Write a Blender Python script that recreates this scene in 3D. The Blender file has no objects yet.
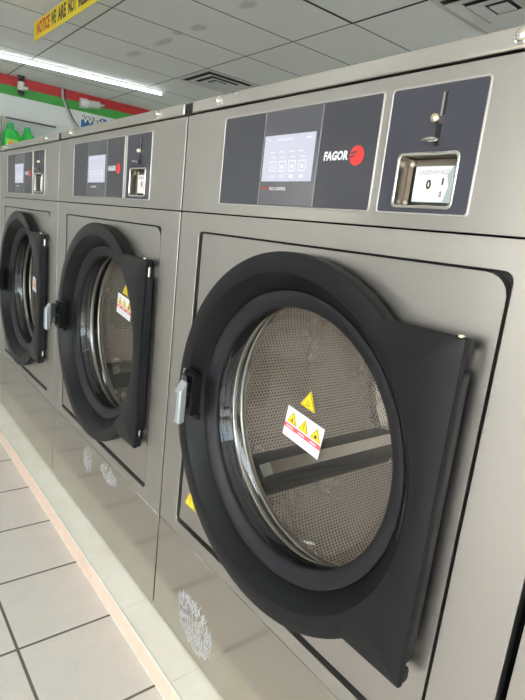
import bpy, bmesh, math, random
from mathutils import Vector, Matrix
random.seed(7)
PI = math.pi
C = bpy.context.scene.collection

# ------------------------------------------------------------------ materials
MATS = {}
def nt(name):
    m = bpy.data.materials.new(name); m.use_nodes = True
    t = m.node_tree; b = t.nodes['Principled BSDF']
    return m, t, b
def N(t, kind, **kw):
    n = t.nodes.new(kind)
    for k, v in kw.items(): setattr(n, k, v)
    return n
def math_(t, op, a, b=None, c=None):
    n = N(t, 'ShaderNodeMath', operation=op)
    for i, v in enumerate((a, b, c)):
        if v is None: continue
        if isinstance(v, (int, float)): n.inputs[i].default_value = v
        else: t.links.new(v, n.inputs[i])
    return n.outputs[0]
def mixc(t, f, a, b):
    n = N(t, 'ShaderNodeMix', data_type='RGBA')
    for i, v in ((0, f), (6, a), (7, b)):
        if isinstance(v, (int, float)): n.inputs[i].default_value = v
        elif isinstance(v, tuple): n.inputs[i].default_value = (*v, 1) if len(v) == 3 else v
        else: t.links.new(v, n.inputs[i])
    return n.outputs[2]
def noise(t, scale, vec=None, detail=3, sc=(1, 1, 1), rough=.5):
    co = N(t, 'ShaderNodeTexCoord') if vec is None else None
    mp = N(t, 'ShaderNodeMapping'); mp.inputs['Scale'].default_value = sc
    t.links.new(co.outputs['Object'] if vec is None else vec, mp.inputs['Vector'])
    n = N(t, 'ShaderNodeTexNoise'); n.inputs['Scale'].default_value = scale
    n.inputs['Detail'].default_value = detail; n.inputs['Roughness'].default_value = rough
    t.links.new(mp.outputs[0], n.inputs['Vector'])
    return n.outputs['Fac']
def ramp(t, f, a, b):
    n = N(t, 'ShaderNodeMapRange', clamp=True)
    n.inputs[1].default_value = a; n.inputs[2].default_value = b
    t.links.new(f, n.inputs[0]); return n.outputs[0]
def bump(t, b, h, strength, dist=.002):
    n = N(t, 'ShaderNodeBump'); n.inputs['Strength'].default_value = strength; n.inputs['Distance'].default_value = dist
    t.links.new(h, n.inputs['Height']); t.links.new(n.outputs[0], b.inputs['Normal'])
def plain(name, col, rough=.5, metal=0, var=.06, vs=30, bmp=0, coat=0, spec=.5, col2=None):
    m, t, b = nt(name)
    c2 = col2 or tuple(max(0, c * (1 - var * 2)) for c in col)
    f = noise(t, vs)
    t.links.new(mixc(t, ramp(t, f, .3, .7), col, c2), b.inputs['Base Color'])
    b.inputs['Roughness'].default_value = rough; b.inputs['Metallic'].default_value = metal
    b.inputs['Specular IOR Level'].default_value = spec
    b.inputs['Coat Weight'].default_value = coat
    if bmp: bump(t, b, noise(t, vs * 12), bmp, .0005)
    MATS[name] = m; return m
def steel(name, col, r0, r1, grain=.12, smear=.9):
    m, t, b = nt(name)
    g = noise(t, 1, detail=4, sc=(3, 3, 520), rough=.6)
    big = noise(t, 2.2, detail=2)
    t.links.new(mixc(t, g, tuple(c * .93 for c in col), col), b.inputs['Base Color'])
    b.inputs['Metallic'].default_value = 1
    mr = N(t, 'ShaderNodeMapRange'); t.links.new(big, mr.inputs[0])
    mr.inputs[1].default_value = .3; mr.inputs[2].default_value = .7; mr.inputs[3].default_value = r0; mr.inputs[4].default_value = r1
    t.links.new(mr.outputs[0], b.inputs['Roughness'])
    bump(t, b, g, grain, .0006)
    MATS[name] = m; return m
steel('brushed_steel', (.475, .447, .425), .30, .38, .10)
steel('kick_steel', (.52, .495, .455), .13, .17, .03)
steel('front_steel', (.475, .450, .425), .38, .44, .06)
steel('lid_steel', (.57, .54, .51), .26, .34, .08)
plain('bright_steel', (.80, .78, .74), .14, 1, .02)
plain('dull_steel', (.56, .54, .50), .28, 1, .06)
plain('pocket_steel', (.34, .30, .26), .3, 1, .05)
plain('lifter_shade_steel', (.13, .125, .115), .30, .9, .05)
plain('panel_edge', (.62, .60, .58), .4, .8)
plain('black_gap', (.006, .006, .007), .6, 0)
plain('door_plastic', (.0075, .0078, .009), .40, 0, .05, 25, .10, spec=.24)
plain('door_side', (.008, .009, .011), .34, 0, .05, 25, .05, spec=.3)
plain('gasket', (.015, .0145, .019), .5, 0, .16, 14, .15, spec=.35)
plain('boot_rubber', (.008, .008, .009), .42, 0, .1, 20, spec=.25)
plain('overlay_dark', (.045, .045, .058), .33, 0, .02, 8, spec=.5)
plain('overlay_mid', (.085, .085, .10), .22, 0, .05, 6, spec=.5)
plain('overlay_line', (.36, .36, .40), .3)
plain('coin_overlay', (.042, .042, .060), .36, 0, .02, 8)
plain('white_ink', (.85, .87, .90), .5, 0, .01)
plain('red_ink', (.85, .035, .03), .45, 0, .01)
plain('dark_red_ink', (.45, .05, .05), .45, 0, .01)
plain('grey_ink', (.50, .50, .53), .5, 0, .01)
plain('label_white', (.80, .80, .86), .4, 0, .01)
plain('label_yellow', (.88, .68, .02), .4, 0, .02)
plain('label_red', (.78, .13, .16), .4, 0, .02)
plain('label_ink', (.06, .045, .02), .5, 0, 0)
plain('coin_label', (.93, .93, .93), .35, 0, .01)
plain('coin_label_blue', (.46, .53, .56), .35, 0, .02)
plain('handle_silver', (.47, .50, .53), .30, .55, .03)
plain('handle_inset', (.22, .23, .24), .45, .3, .03)
plain('brass', (.78, .70, .52), .22, 1, .03)
plain('scuff', (.66, .645, .65), .75, 0, .05)
plain('curb_cream', (.93, .885, .785), .45, 0, .07, 9, .05, col2=(.86, .80, .67))
plain('curb_pink', (.80, .59, .47), .5, 0, .06, 14, .1)
plain('curb_edge', (.78, .76, .68), .35)
plain('wall_white', (.80, .83, .82), .7, 0, .02, 2)
plain('red_paint', (.52, .03, .035), .5, 0, .03, 3)
plain('green_paint', (.05, .38, .06), .5, 0, .03, 3)
plain('sign_yellow', (.92, .72, .02), .5, 0, .02)
plain('sign_black', (.06, .05, .03), .5)
plain('sign_red', (.62, .07, .02), .5)
plain('white_enamel', (.78, .79, .78), .35, 0, .01)
plain('diffuser_plate', (.60, .61, .58), .5, 0, .05, 4)
plain('soot_and_shade', (.03, .03, .03), .8)
plain('bottle_green', (.02, .62, .07), .25, 0, .08, 9, coat=.3)
plain('cap_green', (.03, .55, .14), .3)
plain('bottle_label', (.45, .72, .10), .4)
plain('bottle_label_orange', (.85, .32, .05), .4)
plain('wash_blue', (.03, .19, .50), .4, 0, .1, 5)
plain('cable_grey', (.50, .52, .50), .5)
plain('cable_black', (.03, .03, .03), .5)
plain('lamp_plastic', (.66, .70, .66), .3, 0, .05)
plain('camera_black', (.02, .02, .025), .3)
plain('wire_metal', (.60, .61, .62), .45, .3)
plain('rail_dark', (.10, .09, .08), .5)
plain('shelf_beige', (.62, .58, .50), .6)
plain('asphalt', (.46, .45, .43), .9, 0, .1, 3)
plain('aluminium', (.62, .63, .63), .35, .9)

def tiles_floor():
    m, t, b = nt('floor_tile')
    co = N(t, 'ShaderNodeTexCoord'); s = N(t, 'ShaderNodeSeparateXYZ'); t.links.new(co.outputs['Object'], s.inputs[0])
    P_ = .2789
    def line(o, off):
        u = math_(t, 'FRACT', math_(t, 'DIVIDE', math_(t, 'SUBTRACT', o, off - 40 * P_), P_))
        d = math_(t, 'MINIMUM', u, math_(t, 'SUBTRACT', 1, u))
        return d
    d = math_(t, 'MINIMUM', line(s.outputs[0], -.9346), line(s.outputs[1], -.3234))
    g = ramp(t, d, .010, .016)
    n1 = noise(t, 9, detail=5, rough=.65); n2 = noise(t, 120, detail=2)
    c = mixc(t, ramp(t, n1, .3, .7), (.72, .655, .59), (.635, .605, .55))
    c = mixc(t, math_(t, 'MULTIPLY', ramp(t, n2, .45, .75), .35), c, (.58, .53, .475))
    t.links.new(mixc(t, g, (.13, .12, .10), c), b.inputs['Base Color'])
    r = mixc(t, g, (.8, .8, .8), (.34, .34, .34)); t.links.new(r, b.inputs['Roughness'])
    bump(t, b, g, .5, .002)
    return m
MATS['floor_tile'] = tiles_floor()
def ceil_mat():
    m, t, b = nt('ceiling_panel')
    co = N(t, 'ShaderNodeTexCoord'); s = N(t, 'ShaderNodeSeparateXYZ'); t.links.new(co.outputs['Object'], s.inputs[0])
    def line(o, off, P_):
        u = math_(t, 'FRACT', math_(t, 'DIVIDE', math_(t, 'SUBTRACT', o, off - 40 * P_), P_))
        return math_(t, 'MULTIPLY', math_(t, 'MINIMUM', u, math_(t, 'SUBTRACT', 1, u)), P_)
    d = math_(t, 'MINIMUM', line(s.outputs[0], -1.54, .575), line(s.outputs[1], 1.98, 1.105))
    g = ramp(t, d, .005, .009)
    n1 = noise(t, 2.5, detail=4); n2 = noise(t, 260, detail=2)
    c = mixc(t, n1, (.76, .77, .745), (.80, .81, .785))
    st = None
    for (px, py, rx, ry) in ((-2.487, 1.42, .09, .05), (-2.99, 1.41, .16, .04), (-3.5, 1.4, .12, .05), (-2.72, 1.385, .05, .04), (-1.88, 1.407, .09, .05)):
        dx = math_(t, 'DIVIDE', math_(t, 'SUBTRACT', s.outputs[0], px), rx)
        dy = math_(t, 'DIVIDE', math_(t, 'SUBTRACT', s.outputs[1], py), ry)
        q = math_(t, 'ADD', math_(t, 'MULTIPLY', dx, dx), math_(t, 'MULTIPLY', dy, dy))
        q = math_(t, 'ADD', q, math_(t, 'MULTIPLY', noise(t, 14, detail=4), 1.2))
        q = math_(t, 'SUBTRACT', 1, ramp(t, q, 1.0, 1.7))
        st = q if st is None else math_(t, 'MAXIMUM', st, q)
    c = mixc(t, math_(t, 'MULTIPLY', st, .75), c, (.52, .52, .52))
    c = mixc(t, math_(t, 'MULTIPLY', ramp(t, n2, .55, .7), .12), c, (.3, .3, .28))
    t.links.new(mixc(t, g, (.20, .20, .185), c), b.inputs['Base Color'])
    b.inputs['Roughness'].default_value = .85
    bump(t, b, g, .6, .004)
    return m
MATS['ceiling_panel'] = ceil_mat()
def perf(name='drum_perforated'):
    m, t, b = nt(name)
    uv = N(t, 'ShaderNodeUVMap'); s = N(t, 'ShaderNodeSeparateXYZ'); t.links.new(uv.outputs[0], s.inputs[0])
    PX, PY = .0100, .0082
    row = math_(t, 'DIVIDE', s.outputs[1], PY); ri = math_(t, 'FLOOR', row)
    odd = math_(t, 'MULTIPLY', math_(t, 'MODULO', ri, 2), .5)
    col = math_(t, 'ADD', math_(t, 'DIVIDE', s.outputs[0], PX), odd)
    fx = math_(t, 'SUBTRACT', math_(t, 'FRACT', col), .5); fy = math_(t, 'MULTIPLY', math_(t, 'SUBTRACT', math_(t, 'FRACT', row), .5), PY / PX)
    d = math_(t, 'SQRT', math_(t, 'ADD', math_(t, 'MULTIPLY', fx, fx), math_(t, 'MULTIPLY', fy, fy)))
    h = ramp(t, d, .20, .28)
    t.links.new(mixc(t, h, (.01, .01, .01), (.92, .84, .78)), b.inputs['Base Color'])
    t.links.new(math_(t, 'MULTIPLY', h, .72), b.inputs['Metallic'])
    t.links.new(mixc(t, noise(t, 7), (.20, .20, .20), (.32, .32, .32)), b.inputs['Roughness'])
    bump(t, b, ramp(t, d, .15, .5), .55, .0015)
    MATS[name] = m
perf()
def glass(name, tint, fac_scale=1.0, q_gain=.92, base_fac=.08):
    m = bpy.data.materials.new(name); m.use_nodes = True; t = m.node_tree; t.nodes.clear()
    o = N(t, 'ShaderNodeOutputMaterial'); mx = N(t, 'ShaderNodeMixShader'); tr = N(t, 'ShaderNodeBsdfTransparent'); gl = N(t, 'ShaderNodeBsdfGlossy')
    tr.inputs[0].default_value = (*tint, 1); gl.inputs['Roughness'].default_value = .015; gl.inputs['Color'].default_value = (.95, .97, 1, 1)
    ge = N(t, 'ShaderNodeNewGeometry'); vm = N(t, 'ShaderNodeVectorMath', operation='DOT_PRODUCT')
    t.links.new(ge.outputs['Normal'], vm.inputs[0]); t.links.new(ge.outputs['Incoming'], vm.inputs[1])
    q = math_(t, 'POWER', math_(t, 'SUBTRACT', 1, math_(t, 'ABSOLUTE', vm.outputs['Value'])), 5)
    t.links.new(math_(t, 'MINIMUM', math_(t, 'MULTIPLY', math_(t, 'ADD', math_(t, 'MULTIPLY', q, q_gain), base_fac), fac_scale), 1), mx.inputs[0])
    t.links.new(tr.outputs[0], mx.inputs[1]); t.links.new(gl.outputs[0], mx.inputs[2]); t.links.new(mx.outputs[0], o.inputs[0])
    MATS[name] = m
glass('door_glass', (.94, .94, .91), 1.0, .12, .055)
glass('window_glass', (.95, .97, .96))
def emit(name, col, st, base=(.8, .8, .8)):
    m, t, b = nt(name); b.inputs['Base Color'].default_value = (*base, 1)
    b.inputs['Emission Color'].default_value = (*col, 1); b.inputs['Emission Strength'].default_value = st
    MATS[name] = m
emit('tube_lit', (.92, .98, 1.0), 9)
emit('screen_lit', (.74, .74, .90), .42, (.25, .25, .3))
emit('screen_icon', (.86, .85, .95), .55, (.3, .3, .3))
emit('screen_blue', (.70, .74, 1.0), .52, (.3, .3, .3))
emit('screen_pink', (.84, .72, .82), .50, (.3, .3, .3))
M = MATS

# ------------------------------------------------------------------ helpers
def loc_of(p):
    v = Vector((0, 0, 0))
    while p is not None:
        v += Vector(p.location); p = p.parent
    return v
def obj(name, bm, mats, parent=None, smooth=False, bevel=0, seg=2, tag_=None):
    """links a bmesh built in world coordinates as ONE object"""
    if parent is not None:
        bmesh.ops.translate(bm, verts=bm.verts, vec=-loc_of(parent))
    bmesh.ops.recalc_face_normals(bm, faces=bm.faces)
    me = bpy.data.meshes.new(name); bm.to_mesh(me); bm.free()
    if not isinstance(mats, (list, tuple)): mats = [mats]
    for m in mats: me.materials.append(m)
    o = bpy.data.objects.new(name, me); C.objects.link(o)
    if parent is not None: o.parent = parent
    if smooth:
        for p in me.polygons: p.use_smooth = True
        me.set_sharp_from_angle(angle=math.radians(smooth if smooth > 1 else 35))
    if bevel:
        b = o.modifiers.new('b', 'BEVEL'); b.width = bevel; b.segments = seg; b.limit_method = 'ANGLE'; b.angle_limit = math.radians(40)
        if not smooth:
            for p in me.polygons: p.use_smooth = True
            me.set_sharp_from_angle(angle=math.radians(30))
    if tag_: tag(o, *tag_)
    return o
def tag(o, label, cat, group=None):
    o['label'] = label; o['category'] = cat
    if group: o['group'] = group
    return o
def thing(name, label, cat, loc=(0, 0, 0), group=None):
    o = bpy.data.objects.new(name, None); C.objects.link(o); o.location = loc; o.empty_display_size = .1
    return tag(o, label, cat, group)
def struct(name, bm, mats, parent=None, **kw):
    o = obj(name, bm, mats, parent, **kw)
    if parent is None: o['kind'] = 'structure'
    return o
def box(bm, x0, x1, y0, y1, z0, z1, mi=0):
    v = [bm.verts.new((x, y, z)) for x in (x0, x1) for y in (y0, y1) for z in (z0, z1)]
    for f in ((0, 1, 3, 2), (4, 6, 7, 5), (0, 4, 5, 1), (2, 3, 7, 6), (0, 2, 6, 4), (1, 5, 7, 3)):
        bm.faces.new([v[i] for i in f]).material_index = mi
def prism(bm, pts, y0, y1, mi=0):
    """polygon in xz extruded along y"""
    a = [bm.verts.new((x, y0, z)) for x, z in pts]; b = [bm.verts.new((x, y1, z)) for x, z in pts]
    n = len(pts)
    bm.faces.new(a).material_index = mi; bm.faces.new(b[::-1]).material_index = mi
    for i in range(n): bm.faces.new((a[i], b[i], b[(i + 1) % n], a[(i + 1) % n])).material_index = mi
def prism_axis(bm, pts, a0, a1, axis, mi=0):
    def P(u, v, w): return (w, u, v) if axis == 0 else (u, v, w) if axis == 2 else (u, w, v)
    a = [bm.verts.new(P(x, z, a0)) for x, z in pts]; b = [bm.verts.new(P(x, z, a1)) for x, z in pts]
    n = len(pts)
    bm.faces.new(a).material_index = mi; bm.faces.new(b[::-1]).material_index = mi
    for i in range(n): bm.faces.new((a[i], b[i], b[(i + 1) % n], a[(i + 1) % n])).material_index = mi
def rr(x0, x1, z0, z1, r, k=5):
    pts = []
    for cx, cz, a in ((x1 - r, z1 - r, 0), (x0 + r, z1 - r, 90), (x0 + r, z0 + r, 180), (x1 - r, z0 + r, 270)):
        for i in range(k + 1):
            t = math.radians(a + 90 * i / k); pts.append((cx + r * math.cos(t), cz + r * math.sin(t)))
    return pts
def ring(bm, po, pi, y0, y1, mi=0, inner_mi=None):
    n = len(po)
    A = [[bm.verts.new((x, y, z)) for x, z in p] for p, y in ((po, y1), (po, y0), (pi, y0), (pi, y1))]
    for k in range(4):
        a, b = A[k], A[(k + 1) % 4]
        for i in range(n):
            j = (i + 1) % n
            bm.faces.new((a[i], a[j], b[j], b[i])).material_index = inner_mi if (k == 2 and inner_mi is not None) else mi
def lathe(bm, prof, cx, cz, seg=96, mi=0, closed=False, uv=False):
    """prof: (r, y) revolved about the y axis through (cx, cz)"""
    rows = []
    for r, y in prof:
        if r < 1e-5: rows.append([bm.verts.new((cx, y, cz))])
        else: rows.append([bm.verts.new((cx + r * math.cos(2 * PI * i / seg), y, cz + r * math.sin(2 * PI * i / seg))) for i in range(seg)])
    pr = list(zip(rows, rows[1:]))
    if closed: pr.append((rows[-1], rows[0]))
    for a, b in pr:
        for i in range(seg):
            j = (i + 1) % seg
            if len(a) == 1 and len(b) == 1: continue
            if len(a) == 1: f = bm.faces.new((a[0], b[j], b[i]))
            elif len(b) == 1: f = bm.faces.new((a[i], a[j], b[0]))
            else: f = bm.faces.new((a[i], a[j], b[j], b[i]))
            f.material_index = mi
def loft(bm, loops, closed=True, mi=0):
    rows = [[bm.verts.new(p) for p in l] for l in loops]; n = len(rows[0])
    for a, b in zip(rows, rows[1:]):
        for i in range(n if closed else n - 1):
            j = (i + 1) % n; bm.faces.new((a[i], a[j], b[j], b[i])).material_index = mi
    return rows
def cyl(bm, p0, p1, r, seg=16, r1=None, mi=0):
    p0, p1 = Vector(p0), Vector(p1); d = (p1 - p0).normalized()
    u = d.orthogonal().normalized(); w = d.cross(u); r1 = r if r1 is None else r1
    a = [bm.verts.new(p0 + (u * math.cos(2 * PI * i / seg) + w * math.sin(2 * PI * i / seg)) * r) for i in range(seg)]
    b = [bm.verts.new(p1 + (u * math.cos(2 * PI * i / seg) + w * math.sin(2 * PI * i / seg)) * r1) for i in range(seg)]
    bm.faces.new(a).material_index = mi; bm.faces.new(b[::-1]).material_index = mi
    for i in range(seg): bm.faces.new((a[i], b[i], b[(i + 1) % seg], a[(i + 1) % seg])).material_index = mi
def tube(bm, pts, r, seg=8, mi=0):
    pts = [Vector(p) for p in pts]; rows = []
    for k, p in enumerate(pts):
        d = (pts[min(k + 1, len(pts) - 1)] - pts[max(k - 1, 0)]).normalized()
        u = d.cross(Vector((0.13, .2, .97))).normalized(); w = d.cross(u)
        rows.append([bm.verts.new(p + (u * math.cos(2 * PI * i / seg) + w * math.sin(2 * PI * i / seg)) * r) for i in range(seg)])
    for a, b in zip(rows, rows[1:]):
        for i in range(seg): bm.faces.new((a[i], a[(i + 1) % seg], b[(i + 1) % seg], b[i])).material_index = mi
    bm.faces.new(rows[0]); bm.faces.new(rows[-1][::-1])
def spline(pts, n=8):
    P = [Vector(p) for p in pts]; out = []
    for i in range(len(P) - 1):
        a, b, c, d = P[max(i - 1, 0)], P[i], P[i + 1], P[min(i + 2, len(P) - 1)]
        for k in range(n):
            t = k / n
            out.append(.5 * ((2 * b) + (c - a) * t + (2 * a - 5 * b + 4 * c - d) * t * t + (3 * b - a - 3 * c + d) * t ** 3))
    out.append(P[-1]); return out
def text_bm(bm, s, width, height, place, bold=0, shear=0, depth=.0004, mi=0):
    """built-in font text fitted into width x height; place(u, v, w) gives the world point"""
    cu = bpy.data.curves.new('t', 'FONT'); cu.body = s; cu.size = 1; cu.extrude = 0; cu.offset = bold; cu.shear = shear; cu.resolution_u = 2
    o = bpy.data.objects.new('t', cu); C.objects.link(o)
    bpy.context.view_layer.update()
    me = bpy.data.meshes.new_from_object(o.evaluated_get(bpy.context.evaluated_depsgraph_get()))
    bpy.data.objects.remove(o); bpy.data.curves.remove(cu)
    xs = [v.co.x for v in me.vertices]; ys = [v.co.y for v in me.vertices]
    x0, x1, y0, y1 = min(xs), max(xs), min(ys), max(ys)
    f = lambda c, w: place((c.x - x0) / (x1 - x0) * width, (c.y - y0) / (y1 - y0) * height, w)
    A = [bm.verts.new(f(v.co, depth)) for v in me.vertices]
    for p in me.polygons:
        try: bm.faces.new([A[i] for i in p.vertices]).material_index = mi
        except ValueError: pass
    bpy.data.meshes.remove(me)

# ------------------------------------------------------------------ calibrated sizes (metres, machine pitch .9)
W = .9
ZB, ZLINE, ZRB, ZRT, ZPS, ZLS, ZLID = .0648, .3441, .3766, 1.0878, 1.1276, 1.3361, 1.3631
XRL, XRR = .0860, .8074
DX, DZ = .4460, .7384
PXL, PXR, PZB, PZT, QXL, QXR = .1595, .5652, 1.1501, 1.3137, .5837, .7293

def front_place(x, z, y):
    return lambda u, v, w: (x + u, y - w, z + v)

def warn_triangle(bm, cx, cz, y, s, kind, tilt=0, mi_y=1, mi_k=3):
    def rot(px, pz):
        c, sn = math.cos(tilt), math.sin(tilt)
        return (cx + px * c - pz * sn, cz + px * sn + pz * c)
    def tri(k, yy, mi):
        h = s * .866
        p = [(-s / 2 * k, -h / 3 * k), (s / 2 * k, -h / 3 * k), (0, 2 * h / 3 * k)]
        bm.faces.new([bm.verts.new((rot(*q)[0], yy, rot(*q)[1])) for q in p]).material_index = mi
    tri(1, y, mi_y); tri(.86, y - .0003, mi_k); tri(.78, y - .0006, mi_y)
    def poly(pts, mi=mi_k):
        bm.faces.new([bm.verts.new((rot(a * s, b * s)[0], y - .0009, rot(a * s, b * s)[1])) for a, b in pts]).material_index = mi
    if kind == 0:      # hand / press
        poly([(-.17, -.16), (.12, -.16), (.12, -.12), (-.17, -.12)]); poly([(-.02, -.10), (.07, -.12), (.05, .12), (0, .12)]); poly([(-.1, -.06), (0, .02), (0, .06), (-.13, -.02)])
    elif kind == 1:    # bolt
        poly([(-.03, .26), (.04, .22), (.015, .02), (-.02, .02)]); poly([(-.02, .03), (.03, .03), (0, -.2)])
    elif kind == 2:    # spray figure
        poly([(-.04, -.16), (.08, -.16), (.1, .02), (0, .12), (-.08, 0)]); poly([(-.17, -.14), (-.06, -.1), (-.05, -.04), (-.19, -.08)]); poly([(.1, -.1), (.2, -.02), (.18, .03), (.08, -.04)])
    else:              # hot surface: three wavy lines over a bar
        poly([(-.16, -.15), (.16, -.15), (.16, -.11), (-.16, -.11)])
        for q in (-.1, 0, .1): poly([(q - .012, -.07), (q + .012, -.07), (q + .03, .02), (q + .012, .1), (q - .012, .1), (q + .004, .02)])

def drum_uv(bm_obj, R):
    me = bm_obj.data; uvl = me.uv_layers.new(name='UVMap')
    off = loc_of(bm_obj.parent)
    cx, cz = DX + bm_obj['ox'], DZ
    for p in me.polygons:
        cs = []
        for li in p.loop_indices:
            co = me.vertices[me.loops[li].vertex_index].co + off
            cs.append((li, co))
        if abs(p.normal.y) > .7:
            for li, co in cs: uvl.data[li].uv = (co.x - cx + 1, co.z - cz + 1)
        else:
            a = [math.atan2(co.z - cz, co.x - cx) for _, co in cs]
            if max(a) - min(a) > PI: a = [q + 2 * PI if q < 0 else q for q in a]
            for (li, co), q in zip(cs, a): uvl.data[li].uv = (co.y + 1, (q + 4) * R)

def make_washer(x0, label, sticker):
    T = thing('washing_machine', label, 'washing machine', (x0 + .45, .45, ZB), 'stainless front loading washing machines in the row')
    X = lambda x: x0 + x
    G = .0032
    # --- cabinet carcass behind the front sheets
    bm = bmesh.new()
    box(bm, X(.004), X(.896), .75, .90, ZB, ZLS)
    box(bm, X(.004), X(.022), .020, .75, ZB, ZLS); box(bm, X(.878), X(.896), .020, .75, ZB, ZLS)
    box(bm, X(.022), X(.878), .020, .75, ZB, ZB + .02); box(bm, X(.022), X(.878), .020, .75, ZLS - .02, ZLS)
    obj('cabinet', bm, M['black_gap'], T)
    # --- kick panel
    bm = bmesh.new(); prism(bm, rr(X(G), X(W - G), ZB + .004, ZLINE - .0012, .003, 3), 0, .018)
    k = obj('kick_panel', bm, M['kick_steel'], T, bevel=.0012)
    # --- front panel with the rounded door recess
    bm = bmesh.new()
    ring(bm, rr(X(G), X(W - G), ZLINE + .0006, ZPS - .0014, .003), rr(X(XRL), X(XRR), ZRB, ZRT, .014), 0, .016)
    obj('front_panel', bm, M['front_steel'], T, bevel=.0010)
    bm = bmesh.new()
    ring(bm, rr(X(XRL) - .004, X(XRR) + .004, ZRB - .004, ZRT + .004, .016), rr(X(XRL) + .012, X(XRR) - .010, ZRB + .012, ZRT - .010, .012), .0165, .022)
    obj('panel_gasket', bm, M['black_gap'], T)
    # --- door plate inside the recess, with round mouth
    bm = bmesh.new()
    n = 24
    NS = 360
    def sq(r0, x_0, x_1, z_0, z_1):
        out = []
        for i in range(NS):
            a = 2 * PI * i / NS; c, s = math.cos(a), math.sin(a)
            ts = []
            if c > 1e-6: ts.append((x_1 - DX) / c)
            if c < -1e-6: ts.append((x_0 - DX) / c)
            if s > 1e-6: ts.append((z_1 - DZ) / s)
            if s < -1e-6: ts.append((z_0 - DZ) / s)
            q = min(ts); px, pz = DX + q * c, DZ + q * s
            ux, uz = x_1 - r0, z_1 - r0
            if px > ux and pz > uz:      # rounded upper right corner
                ex, ez = ux - DX, uz - DZ; b_ = ex * c + ez * s
                q = b_ + math.sqrt(max(0, b_ * b_ - (ex * ex + ez * ez) + r0 * r0)); px, pz = DX + q * c, DZ + q * s
            out.append((X(px), pz))
        for cx_, cz_ in ((x_0, z_0), (x_0, z_1), (x_1, z_0)):
            k_ = min(range(NS), key=lambda i: (out[i][0] - X(cx_)) ** 2 + (out[i][1] - cz_) ** 2); out[k_] = (X(cx_), cz_)
        return out
    po = sq(.030, XRL + .013, XRR - .0060, ZRB + .013, ZRT - .0040)
    pi = [(X(DX) + .290 * math.cos(2 * PI * i / NS), DZ + .290 * math.sin(2 * PI * i / NS)) for i in range(NS)]
    ring(bm, po, pi, .0028, .016)
    obj('door_plate', bm, M['brushed_steel'], T)
    # little yellow warning triangle low on the plate
    bm = bmesh.new(); warn_triangle(bm, X(.143), .4545, .0020, .052, 1, 0, 0, 1)
    obj('warning_triangle', bm, [M['label_yellow'], M['label_ink']], T)
    # --- control panel sheet with an opening for the coin window
    bm = bmesh.new()
    ring(bm, rr(X(G), X(W - G), ZPS + .0012, ZLS - .0016, .003), rr(X(.611), X(.706), 1.1575, 1.2275, .006), 0, .016)
    obj('control_panel', bm, M['brushed_steel'], T, bevel=.0010)
    # --- display overlay
    bm = bmesh.new()
    ring(bm, rr(X(PXL) - .0028, X(PXR) + .0028, PZB - .0028, PZT + .0028, .006), rr(X(PXL), X(PXR), PZB, PZT, .004), -.0022, .001)
    ring(bm, rr(X(QXL) - .0028, X(QXR) + .0028, PZB - .0028, PZT + .0028, .006), rr(X(QXL), X(QXR), PZB, PZT, .004), -.0022, .001)
    obj('panel_trim', bm, M['panel_edge'], T, bevel=.0008)
    bm = bmesh.new()
    prism(bm, rr(X(PXL), X(PXR), PZB, PZT, .004, 3), -.0012, .001, 0)
    box(bm, X(.2925), X(.4425), -.0018, -.0010, PZB + .0015, PZT - .0015, 1)
    box(bm, X(.2915), X(.2929), -.0022, -.0010, PZB + .0015, PZT - .0015, 2); box(bm, X(.4420), X(.4434), -.0022, -.0010, PZB + .0015, PZT - .0015, 2)
    dp = obj('display_panel', bm, [M['overlay_dark'], M['overlay_mid'], M['overlay_line']], T)
    # screen
    bm = bmesh.new()
    sx0, sx1, sz0, sz1 = .297, .4325, 1.1925, 1.2715
    box(bm, X(sx0), X(sx1), -.0026, -.0016, sz0, sz1, 0)
    def q(x, z, w, h, mi):
        bm.faces.new([bm.verts.new(p) for p in ((X(x), -.0030, z), (X(x + w), -.0030, z), (X(x + w), -.0030, z + h), (X(x), -.0030, z + h))]).material_index = mi
    q(sx0 + .034, sz1 - .010, .045, .004, 2); q(sx0 + .008, sz1 - .0085, .012, .0025, 3); q(sx1 - .022, sz1 - .009, .014, .003, 1)
    for i in range(4):
        cx = sx0 + .024 + i * .0265
        q(cx - .004 - (i % 2) * .003, sz1 - .030, .014, .0022, 1)
        q(cx, sz0 + .040, .012, .002, 1)
        z0 = sz0 + .0165
        q(cx - .003, z0, .018, .0022, 1); q(cx - .0045, z0 + .0165, .021, .0022, 1)
        q(cx - .0035, z0, .0022, .018, 1); q(cx + .0135, z0, .0022, .018, 1); q(cx + .002, z0 + .005, .008, .0065, 3 if i == 0 else 1)
        q(cx + .001, sz0 + .006, .011, .005, 3 if i < 2 else 1)
    obj('screen', bm, [M['screen_lit'], M['screen_icon'], M['screen_blue'], M['screen_pink']], dp)
    bm = bmesh.new()
    text_bm(bm, 'TOUCH', .026, .0058, front_place(X(.2965), 1.177, -.0022), .02, 0, mi=1)
    text_bm(bm, 'PLUS CONTROL', .046, .0058, front_place(X(.3245), 1.177, -.0022), .02, 0)
    obj('panel_lettering', bm, [M['white_ink'], M['dark_red_ink']], dp)
    # emblem: bold word and red disc with two slashes
    bm = bmesh.new()
    text_bm(bm, 'FAGOR', .054, .0145, front_place(X(.4565), 1.224, -.0015), .045, .12)
    ccx, ccz, r = X(.5285), 1.23, .0145
    bm.faces.new([bm.verts.new((ccx + r * math.cos(a * PI / 20), -.0018, ccz + r * math.sin(a * PI / 20))) for a in range(40)]).material_index = 1
    for dz_, l in ((.0055, .017), (-.0005, .012)):
        pts = [(-.0155, dz_ - .0038), (-.0155 + l * .8, dz_ - .0015), (-.0155 + l * 1.2, dz_ + .0022), (-.0148 + l * .2, dz_ + .0004)]
        bm.faces.new([bm.verts.new((ccx + a, -.0021, ccz + b)) for a, b in pts]).material_index = 2
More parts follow.
